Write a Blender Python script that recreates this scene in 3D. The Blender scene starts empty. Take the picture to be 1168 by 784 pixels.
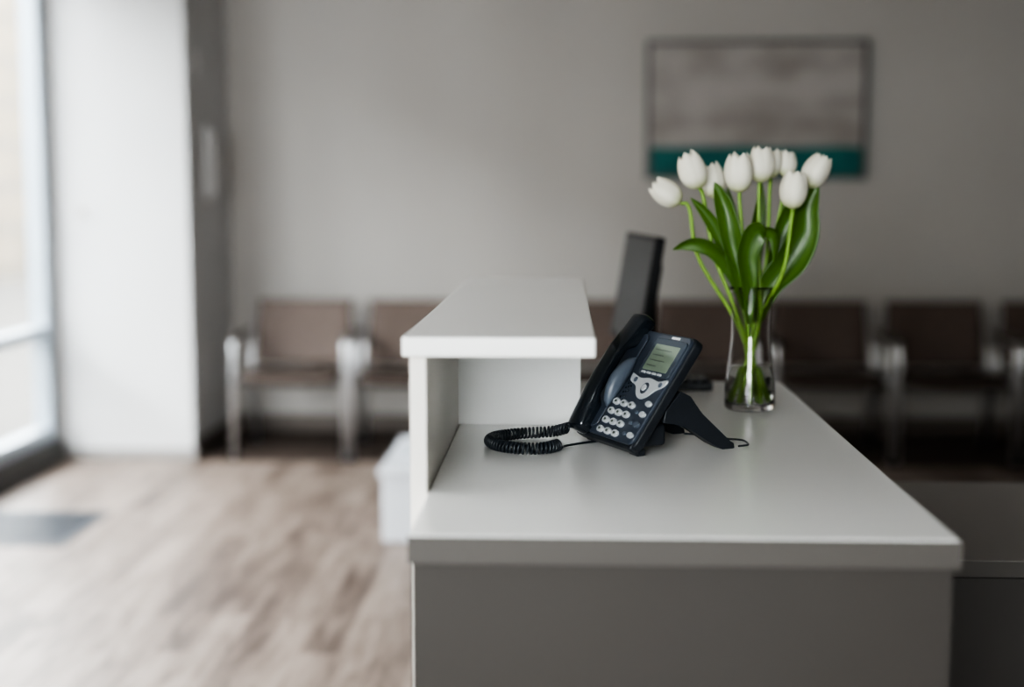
import bpy, bmesh, math, random
from mathutils import Vector, Matrix
random.seed(7)
D=bpy.data
scene=bpy.context.scene
COL=scene.collection

# ---------------------------------------------------------------- materials
def mat(name, color=(.8,.8,.8), rough=.5, metal=0.0, spec=.5, noise=None, bump=0, bscale=50, coat=0, sub=0, trans=0, ior=1.45):
    m=D.materials.new(name); m.use_nodes=True
    nt=m.node_tree; b=nt.nodes['Principled BSDF']
    b.inputs['Base Color'].default_value=(*color,1)
    b.inputs['Roughness'].default_value=rough
    b.inputs['Metallic'].default_value=metal
    b.inputs['Specular IOR Level'].default_value=spec
    b.inputs['Coat Weight'].default_value=coat
    b.inputs['IOR'].default_value=ior
    b.inputs['Transmission Weight'].default_value=trans
    if sub:
        b.inputs['Subsurface Weight'].default_value=sub
        b.inputs['Subsurface Radius'].default_value=(.02,.02,.015)
        b.inputs['Subsurface Scale'].default_value=.5
    tc=nt.nodes.new('ShaderNodeTexCoord')
    if noise:
        sc,amt=noise
        n=nt.nodes.new('ShaderNodeTexNoise'); n.inputs['Scale'].default_value=sc; n.inputs['Detail'].default_value=6
        nt.links.new(tc.outputs['Object'],n.inputs['Vector'])
        r=nt.nodes.new('ShaderNodeValToRGB')
        r.color_ramp.elements[0].position=.3; r.color_ramp.elements[1].position=.7
        r.color_ramp.elements[0].color=(*[c*(1-amt) for c in color],1)
        r.color_ramp.elements[1].color=(*[min(1,c*(1+amt)) for c in color],1)
        nt.links.new(n.outputs['Fac'],r.inputs['Fac']); nt.links.new(r.outputs['Color'],b.inputs['Base Color'])
    if bump:
        n2=nt.nodes.new('ShaderNodeTexNoise'); n2.inputs['Scale'].default_value=bscale; n2.inputs['Detail'].default_value=4
        nt.links.new(tc.outputs['Object'],n2.inputs['Vector'])
        bp=nt.nodes.new('ShaderNodeBump'); bp.inputs['Strength'].default_value=bump; bp.inputs['Distance'].default_value=.002
        nt.links.new(n2.outputs['Fac'],bp.inputs['Height']); nt.links.new(bp.outputs['Normal'],b.inputs['Normal'])
    return m

M_wall=mat('wall_paint',(.475,.450,.424),.85,noise=(1.2,.03),bump=.12,bscale=90)
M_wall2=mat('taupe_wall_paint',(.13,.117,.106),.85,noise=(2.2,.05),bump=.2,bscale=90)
M_pillar=mat('pillar_paint',(.62,.62,.625),.8,noise=(1.5,.04),bump=.12,bscale=90)
M_ceil=mat('ceiling_paint',(.34,.33,.32),.9,noise=(2,.02))
M_base=mat('baseboard_paint',(.14,.115,.10),.5,noise=(5,.05))
M_pbase=mat('baseboard_light_paint',(.28,.265,.255),.5,noise=(5,.03))
M_dark=mat('dark_sill',(.09,.09,.09),.5,noise=(5,.1))
M_cab=mat('cabinet_laminate',(.060,.054,.050),.5,noise=(5,.05))
M_floor_shade=mat('carpet_strip',(.055,.038,.030),.8,noise=(60,.2),bump=.4,bscale=400)  # floor shade below the chairs, put into a dark colour
M_frame=mat('window_aluminium',(.33,.38,.43),.35,metal=.2,noise=(8,.03))
M_lam=mat('white_laminate',(.88,.87,.85),.25,noise=(2.5,.015),bump=.03,bscale=300)
M_lam_shade=mat('grey_laminate',(.060,.054,.049),.5,spec=.3,noise=(2.5,.03),bump=.05,bscale=200)  # shade of the counter front is put into this dark base colour
M_lam_e=mat('grey_laminate_edge',(.095,.087,.080),.45,spec=.3,noise=(2.5,.03))  # front edge darkened likewise, its shade held in the colour
M_lam_d=mat('desk_laminate',(.24,.22,.205),.35,noise=(2.5,.03))
M_cream=mat('cream_edge',(.80,.765,.71),.45,noise=(3,.02))
M_metal=mat('chrome',(.78,.79,.81),.28,metal=.92,noise=(20,.03))
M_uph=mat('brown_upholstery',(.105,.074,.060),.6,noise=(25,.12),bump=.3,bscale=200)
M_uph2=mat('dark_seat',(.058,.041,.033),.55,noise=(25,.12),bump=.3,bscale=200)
M_arm=mat('armrest_grey',(.12,.105,.095),.4,noise=(25,.05))
M_blk=mat('black_plastic',(.012,.016,.021),.20,coat=.4,noise=(30,.1))
M_blkm=mat('matte_black_plastic',(.017,.020,.025),.42,noise=(30,.1))
M_mon=mat('monitor_plastic',(.008,.008,.009),.5,spec=.25,noise=(30,.1))
M_mons=mat('monitor_screen',(.020,.021,.024),.42,spec=.35,noise=(6,.3))
M_slate=mat('slate_plastic',(.040,.050,.068),.32,noise=(30,.05))
M_slate2=mat('bluegrey_plastic',(.095,.115,.145),.35,noise=(30,.05))
M_silver=mat('silver_plastic',(.62,.64,.66),.25,metal=.3,noise=(30,.03))
M_lcd=mat('lcd_glass',(.19,.235,.18),.25,noise=(60,.04))
M_lcdt=mat('lcd_text',(.05,.065,.05),.3,noise=(60,.04))
M_bez=mat('lcd_bezel',(.06,.075,.095),.2,coat=.3,noise=(60,.04))
M_white=mat('white_print',(.7,.7,.7),.5,noise=(60,.02))
M_box=mat('white_box_plastic',(.60,.62,.66),.4,noise=(5,.02))
M_paper=mat('magazine_paper',(.55,.58,.62),.5,noise=(9,.15))
M_vent=mat('vent_metal',(.06,.065,.075),.4,metal=.4,noise=(10,.1))
M_stem=mat('tulip_stem',(.19,.33,.05),.45,noise=(40,.15),sub=.1)
M_glass=mat('vase_glass',(1,1,1),.0,trans=1,ior=1.45)
M_water=mat('water',(.97,1,.98),.0,trans=1,ior=1.33)
M_thermo=mat('device_plastic',(.60,.59,.58),.5,noise=(9,.02))

M_pane=D.materials.new('pane_glass'); M_pane.use_nodes=True
nt=M_pane.node_tree; nt.nodes.clear()
o=nt.nodes.new('ShaderNodeOutputMaterial'); t=nt.nodes.new('ShaderNodeBsdfTransparent'); g=nt.nodes.new('ShaderNodeBsdfGlossy'); mx=nt.nodes.new('ShaderNodeMixShader')
g.inputs['Roughness'].default_value=.02; mx.inputs[0].default_value=.07
t.inputs['Color'].default_value=(.95,.97,.97,1)
nt.links.new(t.outputs[0],mx.inputs[1]); nt.links.new(g.outputs[0],mx.inputs[2]); nt.links.new(mx.outputs[0],o.inputs[0])

M_floor=D.materials.new('wood_plank_floor'); M_floor.use_nodes=True
nt=M_floor.node_tree; b=nt.nodes['Principled BSDF']
tc=nt.nodes.new('ShaderNodeTexCoord')
mp=nt.nodes.new('ShaderNodeMapping'); mp.inputs['Rotation'].default_value=(0,0,math.radians(90))
nt.links.new(tc.outputs['Object'],mp.inputs['Vector'])
br=nt.nodes.new('ShaderNodeTexBrick'); br.inputs['Scale'].default_value=1; br.inputs['Brick Width'].default_value=1.0; br.inputs['Row Height'].default_value=.115
br.inputs['Mortar Size'].default_value=.002; br.inputs['Color1'].default_value=(0.0,0,0,1); br.inputs['Color2'].default_value=(1,1,1,1); br.inputs['Mortar'].default_value=(.2,.2,.2,1)
br.offset=.37
nt.links.new(mp.outputs[0],br.inputs['Vector'])
mp2=nt.nodes.new('ShaderNodeMapping'); mp2.inputs['Scale'].default_value=(11,1.7,1)
nt.links.new(tc.outputs['Object'],mp2.inputs['Vector'])
ns=nt.nodes.new('ShaderNodeTexNoise'); ns.inputs['Scale'].default_value=1.6; ns.inputs['Detail'].default_value=8; ns.inputs['Roughness'].default_value=.6; ns.inputs['Distortion'].default_value=.8
nt.links.new(mp2.outputs[0],ns.inputs['Vector'])
mth=nt.nodes.new('ShaderNodeMix'); mth.data_type='FLOAT'; mth.inputs[0].default_value=.80
nt.links.new(br.outputs['Color'],mth.inputs[2]); nt.links.new(ns.outputs['Fac'],mth.inputs[3])
rp=nt.nodes.new('ShaderNodeValToRGB')
e=rp.color_ramp.elements; e[0].position=.30; e[0].color=(.072,.050,.040,1); e[1].position=.66; e[1].color=(.255,.203,.172,1)
k=rp.color_ramp.elements.new(.47); k.color=(.155,.117,.096,1)
nt.links.new(mth.outputs[0],rp.inputs['Fac']); nt.links.new(rp.outputs['Color'],b.inputs['Base Color'])
b.inputs['Roughness'].default_value=.45
bp=nt.nodes.new('ShaderNodeBump'); bp.inputs['Strength'].default_value=.2; bp.inputs['Distance'].default_value=.002
nt.links.new(ns.outputs['Fac'],bp.inputs['Height']); nt.links.new(bp.outputs['Normal'],b.inputs['Normal'])

M_art=D.materials.new('abstract_painting'); M_art.use_nodes=True
nt=M_art.node_tree; b=nt.nodes['Principled BSDF']; b.inputs['Roughness'].default_value=.7
tc=nt.nodes.new('ShaderNodeTexCoord'); sp=nt.nodes.new('ShaderNodeSeparateXYZ'); nt.links.new(tc.outputs['Generated'],sp.inputs[0])
mp=nt.nodes.new('ShaderNodeMapping'); mp.inputs['Scale'].default_value=(2.2,1,3); nt.links.new(tc.outputs['Generated'],mp.inputs['Vector'])
ns=nt.nodes.new('ShaderNodeTexNoise'); ns.inputs['Scale'].default_value=1.3; ns.inputs['Detail'].default_value=5; nt.links.new(mp.outputs[0],ns.inputs['Vector'])
rp=nt.nodes.new('ShaderNodeValToRGB'); e=rp.color_ramp.elements; e[0].position=.36; e[0].color=(.30,.27,.25,1); e[1].position=.60; e[1].color=(.43,.40,.38,1)
nt.links.new(ns.outputs['Fac'],rp.inputs['Fac'])
m1=nt.nodes.new('ShaderNodeMath'); m1.operation='MULTIPLY_ADD'; m1.inputs[1].default_value=.06; nt.links.new(ns.outputs['Fac'],m1.inputs[0]); nt.links.new(sp.outputs['Z'],m1.inputs[2])
r2=nt.nodes.new('ShaderNodeValToRGB'); e=r2.color_ramp.elements
e[0].position=.0; e[0].color=(1,1,1,1); e[1].position=.245; e[1].color=(1,1,1,1)
k=r2.color_ramp.elements.new(.26); k.color=(0,0,0,1)
nt.links.new(m1.outputs[0],r2.inputs['Fac'])
n3=nt.nodes.new('ShaderNodeTexNoise'); n3.inputs['Scale'].default_value=4; nt.links.new(tc.outputs['Generated'],n3.inputs['Vector'])
r3=nt.nodes.new('ShaderNodeValToRGB'); e=r3.color_ramp.elements; e[0].position=.3; e[0].color=(.004,.105,.10,1); e[1].position=.7; e[1].color=(.01,.17,.16,1)
nt.links.new(n3.outputs['Fac'],r3.inputs['Fac'])
mx=nt.nodes.new('ShaderNodeMix'); mx.data_type='RGBA'
nt.links.new(r2.outputs['Color'],mx.inputs[0]); nt.links.new(rp.outputs['Color'],mx.inputs[6]); nt.links.new(r3.outputs['Color'],mx.inputs[7])
nt.links.new(mx.outputs[2],b.inputs['Base Color'])

def petal_mat():
    m=D.materials.new('white_petal'); m.use_nodes=True
    nt=m.node_tree; b=nt.nodes['Principled BSDF']; out=nt.nodes['Material Output']
    uv=nt.nodes.new('ShaderNodeUVMap'); sp=nt.nodes.new('ShaderNodeSeparateXYZ'); nt.links.new(uv.outputs[0],sp.inputs[0])
    r=nt.nodes.new('ShaderNodeValToRGB'); e=r.color_ramp.elements
    e[0].position=0; e[0].color=(.60,.64,.34,1); e[1].position=.32; e[1].color=(.86,.83,.72,1)
    nt.links.new(sp.outputs['Y'],r.inputs['Fac']); nt.links.new(r.outputs['Color'],b.inputs['Base Color'])
    b.inputs['Roughness'].default_value=.5
    tr=nt.nodes.new('ShaderNodeBsdfTranslucent'); tr.inputs['Color'].default_value=(.92,.87,.70,1)
    mx=nt.nodes.new('ShaderNodeMixShader'); mx.inputs[0].default_value=.2
    nt.links.new(b.outputs[0],mx.inputs[1]); nt.links.new(tr.outputs[0],mx.inputs[2]); nt.links.new(mx.outputs[0],out.inputs[0])
    wv=nt.nodes.new('ShaderNodeTexWave'); wv.inputs['Scale'].default_value=6; wv.inputs['Distortion'].default_value=1; nt.links.new(uv.outputs[0],wv.inputs['Vector'])
    bp=nt.nodes.new('ShaderNodeBump'); bp.inputs['Strength'].default_value=.25; bp.inputs['Distance'].default_value=.001
    nt.links.new(wv.outputs['Fac'],bp.inputs['Height']); nt.links.new(bp.outputs['Normal'],b.inputs['Normal'])
    return m
M_petal=petal_mat()
def leaf_mat():
    m=D.materials.new('tulip_leaf'); m.use_nodes=True
    nt=m.node_tree; b=nt.nodes['Principled BSDF']; out=nt.nodes['Material Output']
    uv=nt.nodes.new('ShaderNodeUVMap')
    mp=nt.nodes.new('ShaderNodeMapping'); mp.inputs['Scale'].default_value=(22,1.2,1); nt.links.new(uv.outputs[0],mp.inputs[0])
    n=nt.nodes.new('ShaderNodeTexNoise'); n.inputs['Scale'].default_value=1; n.inputs['Detail'].default_value=3; nt.links.new(mp.outputs[0],n.inputs['Vector'])
    r=nt.nodes.new('ShaderNodeValToRGB'); e=r.color_ramp.elements
    e[0].position=.3; e[0].color=(.035,.095,.012,1); e[1].position=.72; e[1].color=(.115,.22,.03,1)
    nt.links.new(n.outputs['Fac'],r.inputs['Fac']); nt.links.new(r.outputs['Color'],b.inputs['Base Color'])
    b.inputs['Roughness'].default_value=.36
    tr=nt.nodes.new('ShaderNodeBsdfTranslucent'); tr.inputs['Color'].default_value=(.36,.50,.05,1)
    mx=nt.nodes.new('ShaderNodeMixShader'); mx.inputs[0].default_value=.28
    nt.links.new(b.outputs[0],mx.inputs[1]); nt.links.new(tr.outputs[0],mx.inputs[2]); nt.links.new(mx.outputs[0],out.inputs[0])
    return m
M_leaf=leaf_mat()
M_fac=D.materials.new('stone_facade'); M_fac.use_nodes=True
nt=M_fac.node_tree; b=nt.nodes['Principled BSDF']; b.inputs['Roughness'].default_value=.9
tc=nt.nodes.new('ShaderNodeTexCoord')
sx=nt.nodes.new('ShaderNodeSeparateXYZ'); cx=nt.nodes.new('ShaderNodeCombineXYZ')
nt.links.new(tc.outputs['Object'],sx.inputs[0]); nt.links.new(sx.outputs['Y'],cx.inputs['X']); nt.links.new(sx.outputs['Z'],cx.inputs['Y'])
br=nt.nodes.new('ShaderNodeTexBrick'); br.inputs['Scale'].default_value=1; br.inputs['Brick Width'].default_value=2.6; br.inputs['Row Height'].default_value=.75; br.inputs['Mortar Size'].default_value=.06
br.inputs['Color1'].default_value=(.070,.054,.034,1); br.inputs['Color2'].default_value=(.085,.066,.043,1); br.inputs['Mortar'].default_value=(.033,.028,.022,1)
nt.links.new(cx.outputs[0],br.inputs['Vector']); nt.links.new(br.outputs['Color'],b.inputs['Base Color'])
M_pave=mat('pavement',(.040,.036,.031),.9,noise=(3,.1))

# ---------------------------------------------------------------- helpers
def link(o,parent=None):
    COL.objects.link(o)
    if parent: o.parent=parent
    return o
def empty(name,loc=(0,0,0),rz=0):
    o=D.objects.new(name,None); o.location=loc; o.rotation_euler=(0,0,rz); o.empty_display_size=.1
    COL.objects.link(o); return o
def meshobj(name,bm,m,parent=None,smooth=True,mtx=None):
    me=D.meshes.new(name)
    bmesh.ops.recalc_face_normals(bm,faces=bm.faces)
    if mtx is not None: bm.transform(mtx)
    bm.to_mesh(me); bm.free()
    for mm in (m if isinstance(m,(list,tuple)) else [m]): me.materials.append(mm)
    if smooth:
        for p in me.polygons: p.use_smooth=True
    o=D.objects.new(name,me); link(o,parent)
    return o
def box(name,lo,hi,m,parent=None,bev=0,seg=3,mtx=None):
    bm=bmesh.new()
    bmesh.ops.create_cube(bm,size=1)
    c=[(a+b_)/2 for a,b_ in zip(lo,hi)]; s=[abs(b_-a) for a,b_ in zip(lo,hi)]
    for v in bm.verts: v.co=Vector((v.co.x*s[0]+c[0],v.co.y*s[1]+c[1],v.co.z*s[2]+c[2]))
    if bev>0: bmesh.ops.bevel(bm,geom=list(bm.edges),offset=min(bev,min(s)*.49),segments=seg,profile=.5,affect='EDGES')
    o=meshobj(name,bm,m,parent,smooth=False,mtx=mtx)
    if bev>0:
        for p in o.data.polygons: p.use_smooth=True
        md=o.modifiers.new('wn','WEIGHTED_NORMAL'); md.keep_sharp=True
    return o
def rounded_prism(name,pts_r,z0,z1,m,parent=None,bev=.002,mtx=None,seg=3):
    bm=bmesh.new()
    vs=[bm.verts.new((x,y,z0)) for x,y in pts_r]
    f=bm.faces.new(vs)
    r=bmesh.ops.extrude_face_region(bm,geom=[f])
    nv=[e for e in r['geom'] if isinstance(e,bmesh.types.BMVert)]
    for v in nv: v.co.z=z1
    if bev>0:
        ed=[e for e in bm.edges if abs(e.verts[0].co.z-e.verts[1].co.z)<1e-7]
        bmesh.ops.bevel(bm,geom=ed,offset=bev,segments=seg,profile=.5,affect='EDGES')
    o=meshobj(name,bm,m,parent,mtx=mtx)
    o.modifiers.new('wn','WEIGHTED_NORMAL')
    return o
def rrect(x0,y0,x1,y1,r,n=6):
    pts=[]
    for cx,cy,a0 in ((x1-r,y1-r,0),(x0+r,y1-r,90),(x0+r,y0+r,180),(x1-r,y0+r,270)):
        for i in range(n+1):
            a=math.radians(a0+90*i/n); pts.append((cx+r*math.cos(a),cy+r*math.sin(a)))
    return pts
def catmull(P,n=8):
    P=[Vector(p) for p in P]; out=[]
    Q=[2*P[0]-P[1]]+P+[2*P[-1]-P[-2]]
    for i in range(1,len(Q)-2):
        for k in range(n):
            t=k/n; a,b_,c,d=Q[i-1],Q[i],Q[i+1],Q[i+2]
            out.append(.5*((2*b_)+(c-a)*t+(2*a-5*b_+4*c-d)*t*t+(-a+3*b_-3*c+d)*t**3))
    out.append(P[-1].copy()); return out
def tube_bm(bm,path,rad,seg=10,cap=True):
    rings=[]; n=len(path); up=None
    for i,p in enumerate(path):
        t=(path[min(i+1,n-1)]-path[max(i-1,0)]).normalized()
        if up is None:
            up=Vector((0,0,1)) if abs(t.z)<.9 else Vector((1,0,0))
        s=t.cross(up)
        if s.length<1e-6: s=t.orthogonal()
        s.normalize(); up=s.cross(t).normalized()
        r=rad(i/(n-1)) if callable(rad) else rad
        rings.append([bm.verts.new(p+s*math.cos(2*math.pi*k/seg)*r+up*math.sin(2*math.pi*k/seg)*r) for k in range(seg)])
    for a,b_ in zip(rings,rings[1:]):
        for k in range(seg): bm.faces.new((a[k],a[(k+1)%seg],b_[(k+1)%seg],b_[k]))
    if cap: bm.faces.new(rings[0]); bm.faces.new(rings[-1][::-1])
def tube(name,path,rad,m,parent=None,seg=10,mtx=None):
    bm=bmesh.new(); tube_bm(bm,[Vector(p) for p in path],rad,seg); return meshobj(name,bm,m,parent,mtx=mtx)
def round_path(pts,r=.04,n=5):
    P=[Vector(p) for p in pts]; out=[P[0]]
    for i in range(1,len(P)-1):
        a=(P[i-1]-P[i]); c=(P[i+1]-P[i]); rr=min(r,a.length*.45,c.length*.45)
        s=P[i]+a.normalized()*rr; e=P[i]+c.normalized()*rr
        for k in range(n+1):
            t=k/n; out.append(s*(1-t)**2+P[i]*2*t*(1-t)+e*t*t)
    out.append(P[-1]); return out
def lathe(name,prof,m,parent=None,seg=48,closed=False):
    bm=bmesh.new(); rings=[]
    for r,z in prof:
        if r<1e-6: rings.append([bm.verts.new((0,0,z))])
        else: rings.append([bm.verts.new((r*math.cos(2*math.pi*k/seg),r*math.sin(2*math.pi*k/seg),z)) for k in range(seg)])
    pr=list(zip(rings,rings[1:]))
    if closed: pr.append((rings[-1],rings[0]))
    for a,b_ in pr:
        for k in range(seg):
            k2=(k+1)%seg
            if len(a)==1 and len(b_)==1: continue
            if len(a)==1: bm.faces.new((a[0],b_[k2],b_[k]))
            elif len(b_)==1: bm.faces.new((a[k],a[k2],b_[0]))
            else: bm.faces.new((a[k],a[k2],b_[k2],b_[k]))
    return meshobj(name,bm,m,parent)

# ---------------------------------------------------------------- room
XL=-2.65; XR=4.6; YB=7.9; YN=-2.2; ZC=2.95; WT=.10
box('floor',(XL-.2,YN-.2,-.12),(XR+.2,YB+.2,0),M_floor)
box('ceiling',(XL-WT,YN-.2,ZC),(XR+.2,YB+.2,ZC+.12),M_ceil)
box('wall_back',(XL-WT,YB,0),(XR+.2,YB+.2,ZC),M_wall)
box('wall_right',(XR,YN,0),(XR+.2,YB,ZC),M_wall2)
NX0,NX1,NZ0,NZ1=-2.3,.2,.9,2.7  # opening for the added fill window behind the camera
wn=empty('wall_near')
box('below',(XL-WT,YN-.2,0),(XR+.2,YN,NZ0),M_wall2,wn)
box('above',(XL-WT,YN-.2,NZ1),(XR+.2,YN,ZC),M_wall2,wn)
box('left',(XL-WT,YN-.2,NZ0),(NX0,YN,NZ1),M_wall2,wn)
box('right',(NX1,YN-.2,NZ0),(XR+.2,YN,NZ1),M_wall2,wn)
WY0,WY1=.4,6.95; WZ0,WZ1=.12,2.8
wl=empty('wall_left')
box('near_section',(XL-WT,YN,0),(XL,WY0,ZC),M_wall,wl)
box('far_section',(XL-WT,WY1,0),(XL,YB,ZC),M_wall,wl)
box('lintel',(XL-WT,WY0,WZ1),(XL,WY1,ZC),M_wall,wl)
box('sill_wall',(XL-WT,WY0,0),(XL,WY1,WZ0),M_dark,wl)
box('wall_pier',(XL,7.0,0),(-1.955,YB,ZC),M_pillar)
box('baseboard_pier',(XL+.002,6.985,0),(-1.94,7.0,.06),M_pbase,bev=.003)
box('baseboard_side',(-1.955,7.0,0),(-1.94,YB-.015,.09),M_base,bev=.003)
box('baseboard_back',(-1.94,YB-.015,0),(XR,YB,.10),M_base,bev=.003)
box('baseboard_left',(XL,WY0,0),(XL+.015,6.98,.1),M_dark,bev=.003)
box('floor_carpet_strip',(-1.94,6.95,0),(XR,YB-.015,.003),M_floor_shade)  # added dark sheet standing in for shade beneath the chairs
nb=5; bw=(WY1-WY0)/nb
def window(i,P,length):
    w=empty('window_%d'%i,P[0],P[1]); f=.10; z0,z1=P[2],P[3]  # window_6 is the added, unseen fill window
    box('jamb_1',(.001,-.045,z0),(f,.045,z1),M_frame,w,bev=.006)
    box('jamb_2',(length-f,-.045,z0),(length-.001,.045,z1),M_frame,w,bev=.006)
    box('head',(f,-.045,z1-f),(length-f,.045,z1),M_frame,w,bev=.006)
    box('bottom_rail',(f,-.045,z0),(length-f,.045,z0+.075),M_frame,w,bev=.006)
    if z0<.5: box('mid_rail',(f,-.045,.66),(length-f,.045,.72),M_frame,w,bev=.006)
    box('pane',(f,-.003,z0+.075),(length-f,.003,z1-f),M_pane,w)
for i in range(nb):
    window(i+1,((XL-.05,WY0+i*bw,0),math.radians(90),WZ0,WZ1),bw)
window(nb+1,((NX0,YN-.1,0),0,NZ0,NZ1),NX1-NX0)  # added window, unseen, to brighten the counter recess and phone
box('pavement_ground',(-14,-15,-.3),(XL-.2,40,-.15),M_pave)
box('building_facade',(-10.5,-15,-.15),(-10,40,6.0),M_fac)

th=empty('wall_intercom',(-1.955,7.39,1.56))
box('housing',(0,-.05,-.2),(.035,.05,.2),M_thermo,th,bev=.01)
box('handset_piece',(.035,-.03,-.17),(.055,.03,.17),M_thermo,th,bev=.01)
sw=empty('light_switch',(-1.955,7.25,2.08))
box('plate',(0,-.04,-.06),(.012,.04,.06),M_thermo,sw,bev=.004)
box('rocker',(.012,-.02,-.03),(.018,.02,.03),M_thermo,sw,bev=.002)
so=empty('wall_socket',(-2.50,7.0,1.3))
box('plate',(-.03,-.012,-.03),(.03,0,.03),M_thermo,so,bev=.004)
box('slot',(-.012,-.014,-.012),(.012,-.011,.012),M_pbase,so)

fv=empty('floor_vent',(-2.26,5.50,0))
box('rim_1',(-.29,-.29,0),(.27,-.26,.006),M_vent,fv); box('rim_2',(-.29,.26,0),(.27,.29,.006),M_vent,fv)
box('rim_3',(-.29,-.26,0),(-.26,.26,.006),M_vent,fv); box('rim_4',(.24,-.26,0),(.27,.26,.006),M_vent,fv)
box('pan',(-.26,-.26,0),(.24,.26,.002),M_blkm,fv)
for i in range(16):
    y=-.245+i*.0325
    box('slat_%d'%i,(-.26,y-.006,.002),(.24,y+.006,.006),M_vent,fv)

pt=empty('framed_painting',(1.08,YB,1.867))
box('canvas',(-.60,-.03,-.375),(.60,-.012,.375),M_art,pt)
fr=mat('picture_frame_metal',(.10,.093,.088),.4,metal=.3,noise=(9,.05))
box('frame_top',(-.625,-.045,.37),(.625,0,.39),fr,pt,bev=.003)
box('frame_bottom',(-.625,-.045,-.39),(.625,0,-.37),fr,pt,bev=.003)
box('frame_left',(-.625,-.045,-.37),(-.60,0,.37),fr,pt,bev=.003)
box('frame_right',(.60,-.045,-.37),(.625,0,.37),fr,pt,bev=.003)

# ---------------------------------------------------------------- chairs
def chair(x,y):
    c=empty('waiting_chair',(x,y,.003))
    def pad(name,W,rows,th,m,n=10):
        bm=bmesh.new(); top=[];bot=[]
        for (py,pz,ny,nz) in rows:
            rt=[];rb=[]
            for i in range(n+1):
                u=-1+2*i/n; cv=.018*(1-u*u); ed=th*(1-.75*abs(u)**8)
                p=Vector((u*W/2,py,pz))-Vector((0,ny,nz))*cv
                rt.append(bm.verts.new(p+Vector((0,ny,nz))*ed/2)); rb.append(bm.verts.new(p-Vector((0,ny,nz))*ed/2))
            top.append(rt);bot.append(rb)
        R=len(rows)
        for j in range(R-1):
            for i in range(n):
                bm.faces.new((top[j][i],top[j][i+1],top[j+1][i+1],top[j+1][i]))
                bm.faces.new((bot[j][i],bot[j+1][i],bot[j+1][i+1],bot[j][i+1]))
            bm.faces.new((top[j][0],top[j+1][0],bot[j+1][0],bot[j][0])); bm.faces.new((top[j][n],bot[j][n],bot[j+1][n],top[j+1][n]))
        for i in range(n):
            bm.faces.new((top[0][i],bot[0][i],bot[0][i+1],top[0][i+1])); bm.faces.new((top[-1][i],top[-1][i+1],bot[-1][i+1],bot[-1][i]))
        o=meshobj(name,bm,m,c); sd=o.modifiers.new('s','SUBSURF'); sd.levels=1; sd.render_levels=1
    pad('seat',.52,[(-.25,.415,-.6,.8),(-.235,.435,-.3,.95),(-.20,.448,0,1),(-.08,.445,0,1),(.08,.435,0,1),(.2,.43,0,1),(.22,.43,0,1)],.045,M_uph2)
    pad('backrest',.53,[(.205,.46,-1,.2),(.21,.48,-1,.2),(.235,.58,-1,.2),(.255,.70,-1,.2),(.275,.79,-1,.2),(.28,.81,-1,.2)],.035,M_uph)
    for s,nm in ((-1,'left'),(1,'right')):
        X=s*.292
        tube('side_frame_'+nm,round_path([(X,-.24,.012),(X,-.22,.625),(X,.20,.64)],.05),.0135,M_metal,c,seg=12)
        tube('rear_leg_'+nm,round_path([(X,.30,.012),(X,.19,.45),(X*.9,.27,.78)],.06),.010,M_metal,c,seg=12)
        tube('seat_rail_'+nm,[(X,-.23,.41),(X,.20,.41)],.009,M_metal,c)
        box('armrest_'+nm,(X-.0165,-.24,.635),(X+.0165,.17,.660),M_arm,c,bev=.01)
        lathe('foot_f_'+nm,[(0,0),(.018,0),(.016,.02),(0,.02)],M_blkm,c,seg=12).location=(X,-.24,0)
        lathe('foot_r_'+nm,[(0,0),(.018,0),(.016,.02),(0,.02)],M_blkm,c,seg=12).location=(X,.30,0)
    tube('cross_bar_front',[(-.292,-.20,.405),(.292,-.20,.405)],.009,M_blkm,c)
    tube('cross_bar_rear',[(-.292,.18,.405),(.292,.18,.405)],.009,M_blkm,c)
    return c
for x in (-1.44,-.82,.13,.755,1.38,2.005,2.63,3.255):
    chair(x,7.20)

bx=empty('storage_bin',(-.52,5.7,0))
box('body',(-.21,-.38,0),(.21,.36,.27),M_box,bx,bev=.012)
box('lid',(-.225,-.395,.27),(.225,.375,.30),M_box,bx,bev=.008)
for i in range(4):
    box('magazine_%d'%i,(-.17+i*.008,-.1-.01*i,.30+.012*i),(.04+i*.008,.18-.01*i,.3115+.012*i),M_paper,bx,bev=.002)

# ---------------------------------------------------------------- reception desk
H1=.98; H2=1.203
rd=empty('reception_counter')
box('lower_countertop',(-.192,1.635,H1-.035),(.482,3.03,H1),M_lam,rd,bev=.0025)
box('countertop_edge_band',(-.1935,1.6335,H1-.036),(.4835,1.6355,H1-.0015),M_lam_e,rd,bev=.0008)
box('front_panel',(-.1905,1.655,0),(.479,1.675,H1-.035),M_lam_shade,rd)
box('side_panel_right',(.459,1.675,0),(.479,3.02,H1-.035),M_lam_shade,rd)
box('side_panel_left',(-.1905,1.675,0),(-.165,1.87,H1-.035),M_lam,rd)
box('rear_panel',(-.187,3.0,0),(.457,3.02,H1-.035),M_lam_shade,rd)
tc_=empty('transaction_counter')
box('raised_countertop',(-.225,1.85,H2-.028),(.042,3.18,H2),M_lam,tc_,bev=.003)
box('outer_side_panel',(-.217,1.876,0),(-.1935,3.15,H2-.028),M_cream,tc_,bev=.0015)
box('upstand_panel',(-.1935,2.44,H1+.0005),(.028,2.46,H2-.028),M_lam,tc_)
box('upstand_inner_panel',(.008,2.46,H1+.0005),(.028,3.03,H2-.028),M_lam,tc_)
wd=empty('work_desk')
box('desktop',(.487,2.39,.72),(1.75,3.06,.75),M_lam_d,wd,bev=.002)
box('desktop_edge_band',(.487,2.3885,.7195),(1.75,2.391,.7485),M_lam_e,wd,bev=.0005)
box('drawer_front',(.50,2.41,.08),(1.73,2.43,.712),M_cab,wd)
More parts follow.
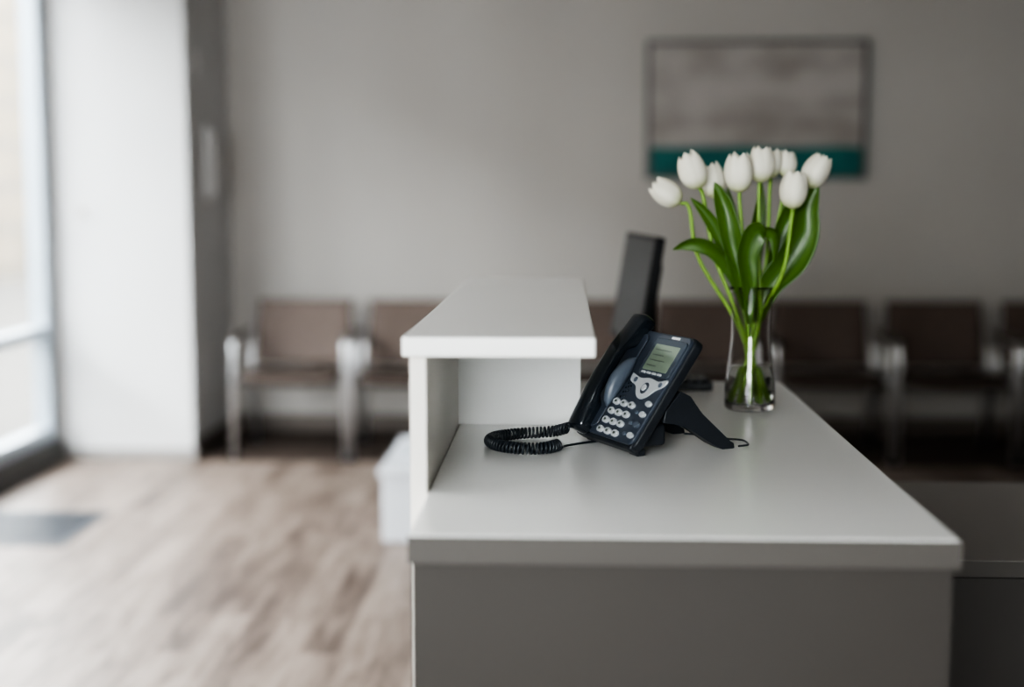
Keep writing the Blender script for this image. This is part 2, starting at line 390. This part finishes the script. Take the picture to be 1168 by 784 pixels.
box('cabinet',(.50,2.43,.08),(1.73,3.04,.72),M_cab,wd)
box('plinth',(.52,2.45,0),(1.71,3.0,.08),M_dark,wd)
bd=empty('back_office_desk')
box('desktop',(-.18,3.19,.72),(.46,3.95,.75),M_lam,bd,bev=.002)
for i,(a,b_) in enumerate(((-.15,3.22),(.41,3.22),(-.15,3.9),(.41,3.9))):
    box('leg_%d'%i,(a,b_,0),(a+.03,b_+.03,.72),M_dark,bd)

# ---------------------------------------------------------------- monitor
mo=empty('computer_monitor',(.182,3.5,.75),math.radians(-83.5))
tilt=Matrix.Translation((0,0,.405))@Matrix.Rotation(math.radians(-9),4,'X')
R90=Matrix.Rotation(math.radians(90),4,'X')
rounded_prism('screen_housing',rrect(-.225,-.145,.225,.14,.008),-.012,.012,M_mon,mo,bev=.003,mtx=tilt@R90)
rounded_prism('display',rrect(-.213,-.125,.213,.128,.003),.0121,.0128,M_mons,mo,bev=0,mtx=tilt@R90)
rounded_prism('rear_bulge',rrect(-.13,-.08,.13,.08,.02),-.035,-.012,M_mon,mo,bev=.008,mtx=tilt@R90)
box('stand_neck',(-.025,.03,.01),(.025,.05,.42),M_mon,mo,bev=.006)
rounded_prism('stand_base',rrect(-.11,-.07,.11,.11,.03),0,.014,M_mon,mo,bev=.004)

kb=empty('keyboard',(.205,2.93,H1))
box('tray',(-.11,-.05,0),(.11,.05,.018),M_blkm,kb,bev=.004)
for r in range(4):
    for k_ in range(10):
        box('key_%d_%d'%(r,k_),(-.102+k_*.0206,-.043+r*.022,.018),(-.102+k_*.0206+.017,-.043+r*.022+.018,.025),M_blk,kb,bev=.0015,seg=1)

# ---------------------------------------------------------------- phone
PW,PL=.198,.208
PX,PY=.121,2.135
ph=empty('desk_phone',(PX,PY,H1),0)
ph.rotation_euler=(0,0,math.radians(-63))
T=Matrix.Translation((-PW,0,.006))@Matrix.Rotation(math.radians(55),4,'X')
def pp(name,x0,y0,x1,y1,r,z0,z1,m,bev=.0015):
    return rounded_prism(name,rrect(x0,y0,x1,y1,r),z0,z1,m,ph,bev=bev,mtx=T)
TH=.024
pp('housing',0,0,PW,PL,.014,0,TH-.006,M_blkm,.004)
pp('face_plate',.004,.003,PW-.003,PL-.003,.014,TH-.008,TH,M_slate,.003)
pp('front_lip',.006,-.004,PW-.006,.010,.006,0,TH-.004,M_blkm,.003)
pp('handset_cradle',.008,.012,.072,PL-.012,.014,TH-.001,TH+.004,M_slate,.003)
bm=bmesh.new()
R=14; rings=[]
for j in range(R+1):
    v=j/R; y=.052+v*.098; h=.023*math.sin(math.pi*min(1,max(0,v)))**.6+.001; w=.0105*(math.sin(math.pi*v)**.5)+.002
    ring=[]
    for k_ in range(13):
        a=math.pi*k_/12; ring.append(bm.verts.new((.069+w*math.cos(a),y,TH+.002+h*math.sin(a)**.7)))
    rings.append(ring)
for a,b_ in zip(rings,rings[1:]):
    for k_ in range(12): bm.faces.new((a[k_],a[k_+1],b_[k_+1],b_[k_]))
    bm.faces.new((a[0],b_[0],b_[12],a[12]))
bm.faces.new(rings[0]); bm.faces.new(rings[-1][::-1])
meshobj('cradle_fin',bm,M_slate2,ph,mtx=T)
bm=bmesh.new(); rings=[]; N=36; SEG=24
for j in range(N+1):
    v=j/N; y=-.004+v*(PL+.022)
    top=.041+.010*math.sin(math.pi*v)
    e_=min(v,1-v)
    if e_<.20: low=.007+.002*(e_/.20)
    else:
        s_=min(1,(e_-.20)/.12); s_=s_*s_*(3-2*s_); low=.009+.021*s_
    w=.0240-.005*math.sin(math.pi*v)
    endf=1-max(0,(.035-e_)/.035)**2*.45
    zc=(top+low)/2+TH*.3; hh=(top-low)/2*endf; ww=w*endf
    ring=[]
    for k_ in range(SEG):
        a=2*math.pi*k_/SEG; ca,sa=math.cos(a),math.sin(a)
        ex=.6
        ring.append(bm.verts.new((.034+ww*math.copysign(abs(ca)**ex,ca),y,zc+hh*math.copysign(abs(sa)**ex,sa))))
    rings.append(ring)
for a,b_ in zip(rings,rings[1:]):
    for k_ in range(SEG): bm.faces.new((a[k_],a[(k_+1)%SEG],b_[(k_+1)%SEG],b_[k_]))
bm.faces.new(rings[0]); bm.faces.new(rings[-1][::-1])
meshobj('handset',bm,M_blk,ph,mtx=T)
bm=bmesh.new()
for i in range(3):
    for j in range(5):
        mt=T@Matrix.Translation((.088+i*.006,.068+j*.009+i*.002,TH+.0003))
        bmesh.ops.create_cone(bm,cap_ends=True,segments=12,radius1=.0019,radius2=.0019,depth=.0012,matrix=mt)
meshobj('speaker_grille',bm,M_blk,ph,smooth=False)
pp('display_bezel',.098,.124,.193,.194,.008,TH-.001,TH+.0035,M_bez,.0015)
pp('lcd',.107,.133,.182,.182,.002,TH+.003,TH+.0039,M_lcd,.0002)
for i in range(4):
    pp('lcd_text_%d'%i,.114,.171-i*.010,.114+(.05,.034,.045,.028)[i],.1728-i*.010,.0005,TH+.0039,TH+.0041,M_lcdt,0)
pp('logo',.135,.1965,.160,.2005,.001,TH-.0005,TH+.0005,M_white,0)
for i in range(4):
    pp('soft_key_%d'%i,.112+i*.0165,.1262,.124+i*.0165,.1300,.0015,TH+.003,TH+.0055,M_silver,.0006)
wing=[(.086,.1235),(.118,.1175),(.146,.1205),(.174,.1175),(.196,.1235),(.193,.111),(.176,.101),(.162,.087),(.146,.081),(.130,.087),(.116,.101),(.091,.109)]
wp=[(p.x,p.y) for p in catmull([(a,b_,0) for a,b_ in wing]+[(wing[0][0],wing[0][1],0)],4)[:-1]]
rounded_prism('navigation_panel',wp,TH-.001,TH+.0025,M_silver,ph,bev=.0008,mtx=T,seg=2)
def disc(name,x,y,r,z0,z1,m,rr=1):
    pts=[(x+r*math.cos(2*math.pi*i/24),y+r*rr*math.sin(2*math.pi*i/24)) for i in range(24)]
    return rounded_prism(name,pts,z0,z1,m,ph,bev=.0008,mtx=T,seg=2)
disc('navigation_ring',.146,.101,.0105,TH+.002,TH+.0035,M_slate)
disc('navigation_button',.146,.101,.006,TH+.003,TH+.0055,M_silver)
for i,(x,y) in enumerate(((.107,.112),(.185,.112))):
    disc('line_key_%d'%i,x,y,.0045,TH+.002,TH+.0045,M_slate2)
for r in range(4):
    for k_ in range(3):
        x=.088+k_*.0245; y=.0135+r*.0178
        disc('digit_key_%d_%d'%(r,k_),x,y,.0094,TH-.001,TH+.0042,M_silver,.66)
        disc('digit_mark_%d_%d'%(r,k_),x,y,.0028,TH+.0042,TH+.0045,M_lcdt,.8)
for r in range(4):
    disc('function_key_%d'%r,.182,.018+r*.0195,.0082,TH-.001,TH+.0038,M_silver if r!=1 else M_slate2,.62)
for r in range(3):
    disc('feature_key_%d'%r,.163,.018+r*.020,.0045,TH-.001,TH+.003,M_slate2,.7)
def leg(name,x0,x1):
    prof=[(.050,.072),(.078,.102),(.098,.092),(.120,.062),(.170,.014),(.182,.010),(.184,.0),(.160,.0),(.140,.010),(.098,.040),(.070,.048),(.046,.052)]
    bm=bmesh.new()
    a=[bm.verts.new((x0,y,z)) for y,z in prof]; b_=[bm.verts.new((x1,y,z)) for y,z in prof]
    bm.faces.new(a); bm.faces.new(b_[::-1]); n=len(prof)
    for i in range(n): bm.faces.new((a[i],b_[i],b_[(i+1)%n],a[(i+1)%n]))
    bmesh.ops.bevel(bm,geom=list(bm.edges),offset=.0022,segments=2,profile=.5,affect='EDGES')
    o=meshobj(name,bm,M_blkm,ph); o.modifiers.new('wn','WEIGHTED_NORMAL')
leg('stand_leg_right',-.034,-.008)
leg('stand_leg_left',-PW+.010,-PW+.036)
box('stand_cross_plate',(-PW+.03,.060,.055),(-.03,.085,.085),M_blkm,ph,bev=.004)
box('rear_housing',(-PW+.02,.012,.012),(-.02,.060,.050),M_blkm,ph,bev=.008)
box('foot_pad_right',(-.04,.000,0),(-.012,.016,.012),M_blkm,ph,bev=.003)
box('foot_pad_left',(-PW+.012,.000,0),(-PW+.04,.016,.012),M_blkm,ph,bev=.003)

inv=(Matrix.Translation(ph.location)@Matrix.Rotation(math.radians(-63),4,'Z')).inverted()
cz=H1+.0105
dY=-.055
loop=catmull([(x,y+dY,cz+dz) for x,y,dz in ((.006,2.342,.012),(-.022,2.360,.002),(-.075,2.350,0),(-.114,2.318,0),(-.124,2.278,0),(-.106,2.236,0),(-.068,2.212,0),(-.032,2.218,0),(-.010,2.248,0))],40)
path=[];L=0;up=Vector((0,0,1)); pitch=.0066; rr=.0083
for i in range(len(loop)-1):
    a,b_=loop[i],loop[i+1]; t=(b_-a); l=t.length; t.normalize(); s=t.cross(up).normalized()
    n=max(2,int(l/pitch*14))
    for k_ in range(n):
        q=a.lerp(b_,k_/n); ang=2*math.pi*(L+l*k_/n)/pitch
        path.append(q+s*math.cos(ang)*rr+up*math.sin(ang)*rr)
    L+=l
M_cord=mat('cord_plastic',(.018,.023,.029),.3,noise=(30,.1))
tube('coiled_cord',path,.0022,M_cord,ph,seg=7,mtx=inv)
tube('cord_lead_in',catmull([path[0],(.010,2.292,H1+.024),(.018,2.29,H1+.030),(.026,2.295,H1+.040)],6),.002,M_cord,ph,seg=8,mtx=inv)
tube('cord_lead_out',catmull([path[-1],(.0,2.22,H1+.003),(.03,2.25,H1+.003),(.07,2.28,H1+.003)],6),.002,M_cord,ph,seg=8,mtx=inv)
tube('line_cable',catmull([(.20,2.25,H1+.02),(.24,2.28,H1+.012),(.275,2.30,H1+.003),(.302,2.29,H1+.0022),(.306,2.25,H1+.0022),(.288,2.235,H1+.0022)],8),.0018,M_cord,ph,seg=8,mtx=inv)

# ---------------------------------------------------------------- vase with tulips
va=empty('tulip_vase',(.360,2.64,H1))
outer=[(0,0),(.040,0),(.0465,.003),(.0487,.012),(.0485,.035),(.0465,.065),(.0430,.095),(.0398,.125),(.0382,.150),(.0385,.180),(.0402,.21),(.0432,.240)]
def sm(pr,n=5):
    return [(max(0,p.x),p.y) for p in catmull([(a,b_,0) for a,b_ in pr],n)]
outer_s=[(0,0)]+sm(outer[1:])
inner=[(.0414,.240),(.0384,.21),(.0367,.180),(.0364,.150),(.0380,.125),(.0412,.095),(.0446,.065),(.0463,.035),(.0460,.018),(.040,.012),(0,.011)]
inner_s=sm(inner[:-1])+[(0,.011)]
lathe('glass_body',outer_s+inner_s,M_glass,va,seg=56)
wlev=.085
wprof=[(0,.0115)]+[(.0395,.0125),(.0454,.0185),(.0458,.035),(.0441,.065),(.0421,wlev),(0,wlev)]
lathe('water',wprof,M_water,va,seg=56)

def tulip(idx,head,base,sway,tilt,size=1.0,ctr=None):
    head=Vector(head); base=Vector(base)
    mid=Vector(ctr) if ctr else Vector((base.x*-.15,base.y*-.15,.16))
    d=Vector(tilt).normalized()
    hl=.066*size
    hbase=head-d*hl*.5
    p=catmull([base,mid,mid.lerp(hbase,.5)+Vector(sway),hbase-d*.02,hbase],8)
    tube('stem_%d'%idx,p,lambda t:.0042-.0006*t,M_stem,va,seg=8)
    bm=bmesh.new(); uvl=bm.loops.layers.uv.new('UVMap')
    q=d.to_track_quat('Z','Y').to_matrix().to_4x4()
    mt=Matrix.Translation(hbase)@q@Matrix.Rotation(random.uniform(0,6),4,'Z')
    R=.0242*size
    for layer in range(2):
        for k_ in range(3):
            phi=2*math.pi*(k_/3+layer/6)
            nu,nv=8,14; grid=[]
            hh=hl*(1.0+random.uniform(-.05,.03)); rs=R*(1.0 if layer==0 else .92)
            flare=random.uniform(-.08,.10)
            for j in range(nv+1):
                v=j/nv; row=[]
                r=rs*(math.sin(math.pi*(.05+.81*v**.88)))**.60*(1+flare*v**4)
                if j==0: r=rs*.12
                wa=1.10*(min(1,v*3+.35))*(max(0,1-v**4.4))**.5+.02
                for i in range(nu+1):
                    u=-1+2*i/nu
                    a=phi+u*wa
                    rr_=r*(1-.10*abs(u)**2*(1 if layer==0 else .4)+.06*(1-abs(u))**2)
                    z=hh*(v-.05*abs(u)**2*v)
                    row.append(bm.verts.new(mt@Vector((rr_*math.cos(a),rr_*math.sin(a),z))))
                grid.append(row)
            for j in range(nv):
                for i in range(nu):
                    f=bm.faces.new((grid[j][i],grid[j][i+1],grid[j+1][i+1],grid[j+1][i]))
                    for lp,(ii,jj) in zip(f.loops,((i,j),(i+1,j),(i+1,j+1),(i,j+1))): lp[uvl].uv=(ii/nu,jj/nv)
    me=D.meshes.new('tulip_head_%d'%idx); bm.to_mesh(me); bm.free(); me.materials.append(M_petal)
    for p_ in me.polygons: p_.use_smooth=True
    o=D.objects.new('tulip_head_%d'%idx,me); link(o,va)
    o.modifiers.new('sub','SUBSURF').render_levels=1
    sd=o.modifiers.new('sol','SOLIDIFY'); sd.thickness=.0007
T_=[((-.168,-.01,.420),(-.95,0,.65),(-.02,0,.01),1.04),
    ((-.120,-.02,.462),(-.42,-.1,.95),(-.01,0,.0),1.12),
    ((-.077,.03,.444),(-.2,.1,1),(-.01,.01,0),1.05),
    ((-.032,-.03,.458),(-.05,-.1,1),(-.005,-.01,0),1.15),
    ((.013,.0,.474),(.05,0,1),(0,0,0),1.05),
    ((.042,.05,.476),(.1,.1,1),(.005,.01,0),.85),
    ((.068,-.055,.426),(.05,-.1,1),(.012,-.02,-.01),1.12),
    ((.118,.0,.461),(.5,0,.9),(.02,0,0),1.08),
    ((.072,.06,.476),(.1,.2,1),(.01,.01,0),.8)]
for i,(h,ti,swy,sz) in enumerate(T_):
    a=2*math.pi*i/len(T_)+.4
    bs=(.030*math.cos(a),.030*math.sin(a),.016)
    ctr=(.014*math.cos(a+2.6)+h[0]*.07,.014*math.sin(a+2.6),.165)
    tulip(i,h,bs,swy,ti,sz,ctr)

def leaf(idx,pts,width,side,fold=.25,tw=0):
    P=catmull(pts,8); n=len(P); bm=bmesh.new(); uvl=bm.loops.layers.uv.new('UVMap'); rows=[]; side=Vector(side).normalized()
    for j,p in enumerate(P):
        v=j/(n-1); t=(P[min(j+1,n-1)]-P[max(j-1,0)]).normalized()
        s=(side-t*side.dot(t)).normalized()
        if tw: s=Matrix.Rotation(tw*v,3,t)@s
        nn=s.cross(t).normalized()
        w=width*(math.sin(math.pi*min(1,(.10+.90*v))**1.15)**.75 if v<.999 else .01)
        row=[]
        for i in range(9):
            u=-1+i/4
            row.append(bm.verts.new(p+s*u*w*.5+nn*(fold*w*u*u+.03*w*math.sin(v*14+u*2))))
        rows.append(row)
    for j in range(n-1):
        for i in range(8):
            f=bm.faces.new((rows[j][i],rows[j][i+1],rows[j+1][i+1],rows[j+1][i]))
            for lp,(ii,jj) in zip(f.loops,((i,j),(i+1,j),(i+1,j+1),(i,j+1))): lp[uvl].uv=(ii/8,jj/(n-1))
    me=D.meshes.new('leaf_%d'%idx); bm.to_mesh(me); bm.free(); me.materials.append(M_leaf)
    for p_ in me.polygons: p_.use_smooth=True
    o=D.objects.new('leaf_%d'%idx,me); link(o,va)
    o.modifiers.new('sub','SUBSURF').render_levels=1
    sd=o.modifiers.new('sol','SOLIDIFY'); sd.thickness=.0008
LV=[
 ([(-.005,0,.17),(-.026,-.01,.24),(-.050,-.02,.285),(-.080,-.03,.315),(-.110,-.03,.325),(-.135,-.03,.322),(-.155,-.03,.312)],.034,(.1,-.6,.6),.25,0.3),
 ([(0,-.01,.16),(-.03,-.01,.25),(-.060,-.015,.33),(-.092,-.02,.38),(-.122,-.02,.41)],.026,(.8,-.5,.3),.3,.4),
 ([(0,-.005,.17),(-.025,-.03,.26),(-.045,-.03,.34),(-.062,-.03,.40),(-.078,-.03,.44)],.040,(1,-.3,.2),.3,.3),
 ([(-.005,-.02,.17),(-.012,-.045,.25),(-.018,-.05,.30),(-.004,-.055,.345),(.018,-.06,.355),(.035,-.065,.335),(.032,-.065,.29)],.046,(.9,.3,-.2),.2,-.2),
 ([(.01,0,.17),(.035,.0,.24),(.075,.0,.29),(.095,0,.34),(.102,0,.39),(.122,0,.44)],.062,(1,-.25,-.35),.25,.3),
 ([(.01,.01,.17),(.04,.02,.27),(.06,.02,.35),(.085,.02,.41),(.11,.02,.45)],.036,(1,.3,0),.3,-.3),
 ([(0,.02,.17),(.0,.03,.27),(.01,.035,.36),(.02,.03,.44)],.036,(1,.1,0),.3,.5),
 ([(0,.015,.17),(-.02,.03,.27),(-.035,.04,.36),(-.045,.04,.43)],.030,(1,.3,0),.3,-.4),
]
for i,l in enumerate(LV): leaf(i,*l)

# ---------------------------------------------------------------- lighting
w=D.worlds.new('sky'); scene.world=w; w.use_nodes=True
bg=w.node_tree.nodes['Background']; bg.inputs['Color'].default_value=(.97,.985,1.0,1); bg.inputs['Strength'].default_value=6.0
def portal(name,loc,rot,sx_,sy_):
    l=D.lights.new(name,'AREA'); l.shape='RECTANGLE'; l.size=sx_; l.size_y=sy_; l.cycles.is_portal=True
    o=D.objects.new(name,l); o.location=loc; o.rotation_euler=rot; COL.objects.link(o)
for i in range(nb):
    portal('window_portal_%d'%i,(XL-WT-.02,WY0+(i+.5)*bw,(WZ0+WZ1)/2),(0,math.radians(-90),0),WZ1-WZ0,bw)
portal('window_portal_near',((NX0+NX1)/2,YN-.2,(NZ0+NZ1)/2),(math.radians(90),0,0),NX1-NX0,NZ1-NZ0)  # portal of the added fill window

# ---------------------------------------------------------------- camera
cam=D.cameras.new('camera'); co=D.objects.new('camera',cam); COL.objects.link(co)
co.location=(0,0,1.4)
co.rotation_euler=(math.radians(90-6.33),0,math.radians(2.25))
cam.sensor_width=36; cam.lens=47.8; cam.clip_start=.05
cam.dof.use_dof=True; cam.dof.focus_distance=2.27; cam.dof.aperture_fstop=1.2
scene.camera=co
scene.view_settings.view_transform='AgX'
try: scene.view_settings.look='AgX - High Contrast'
except Exception as e_: print(e_)
scene.view_settings.exposure=2.2
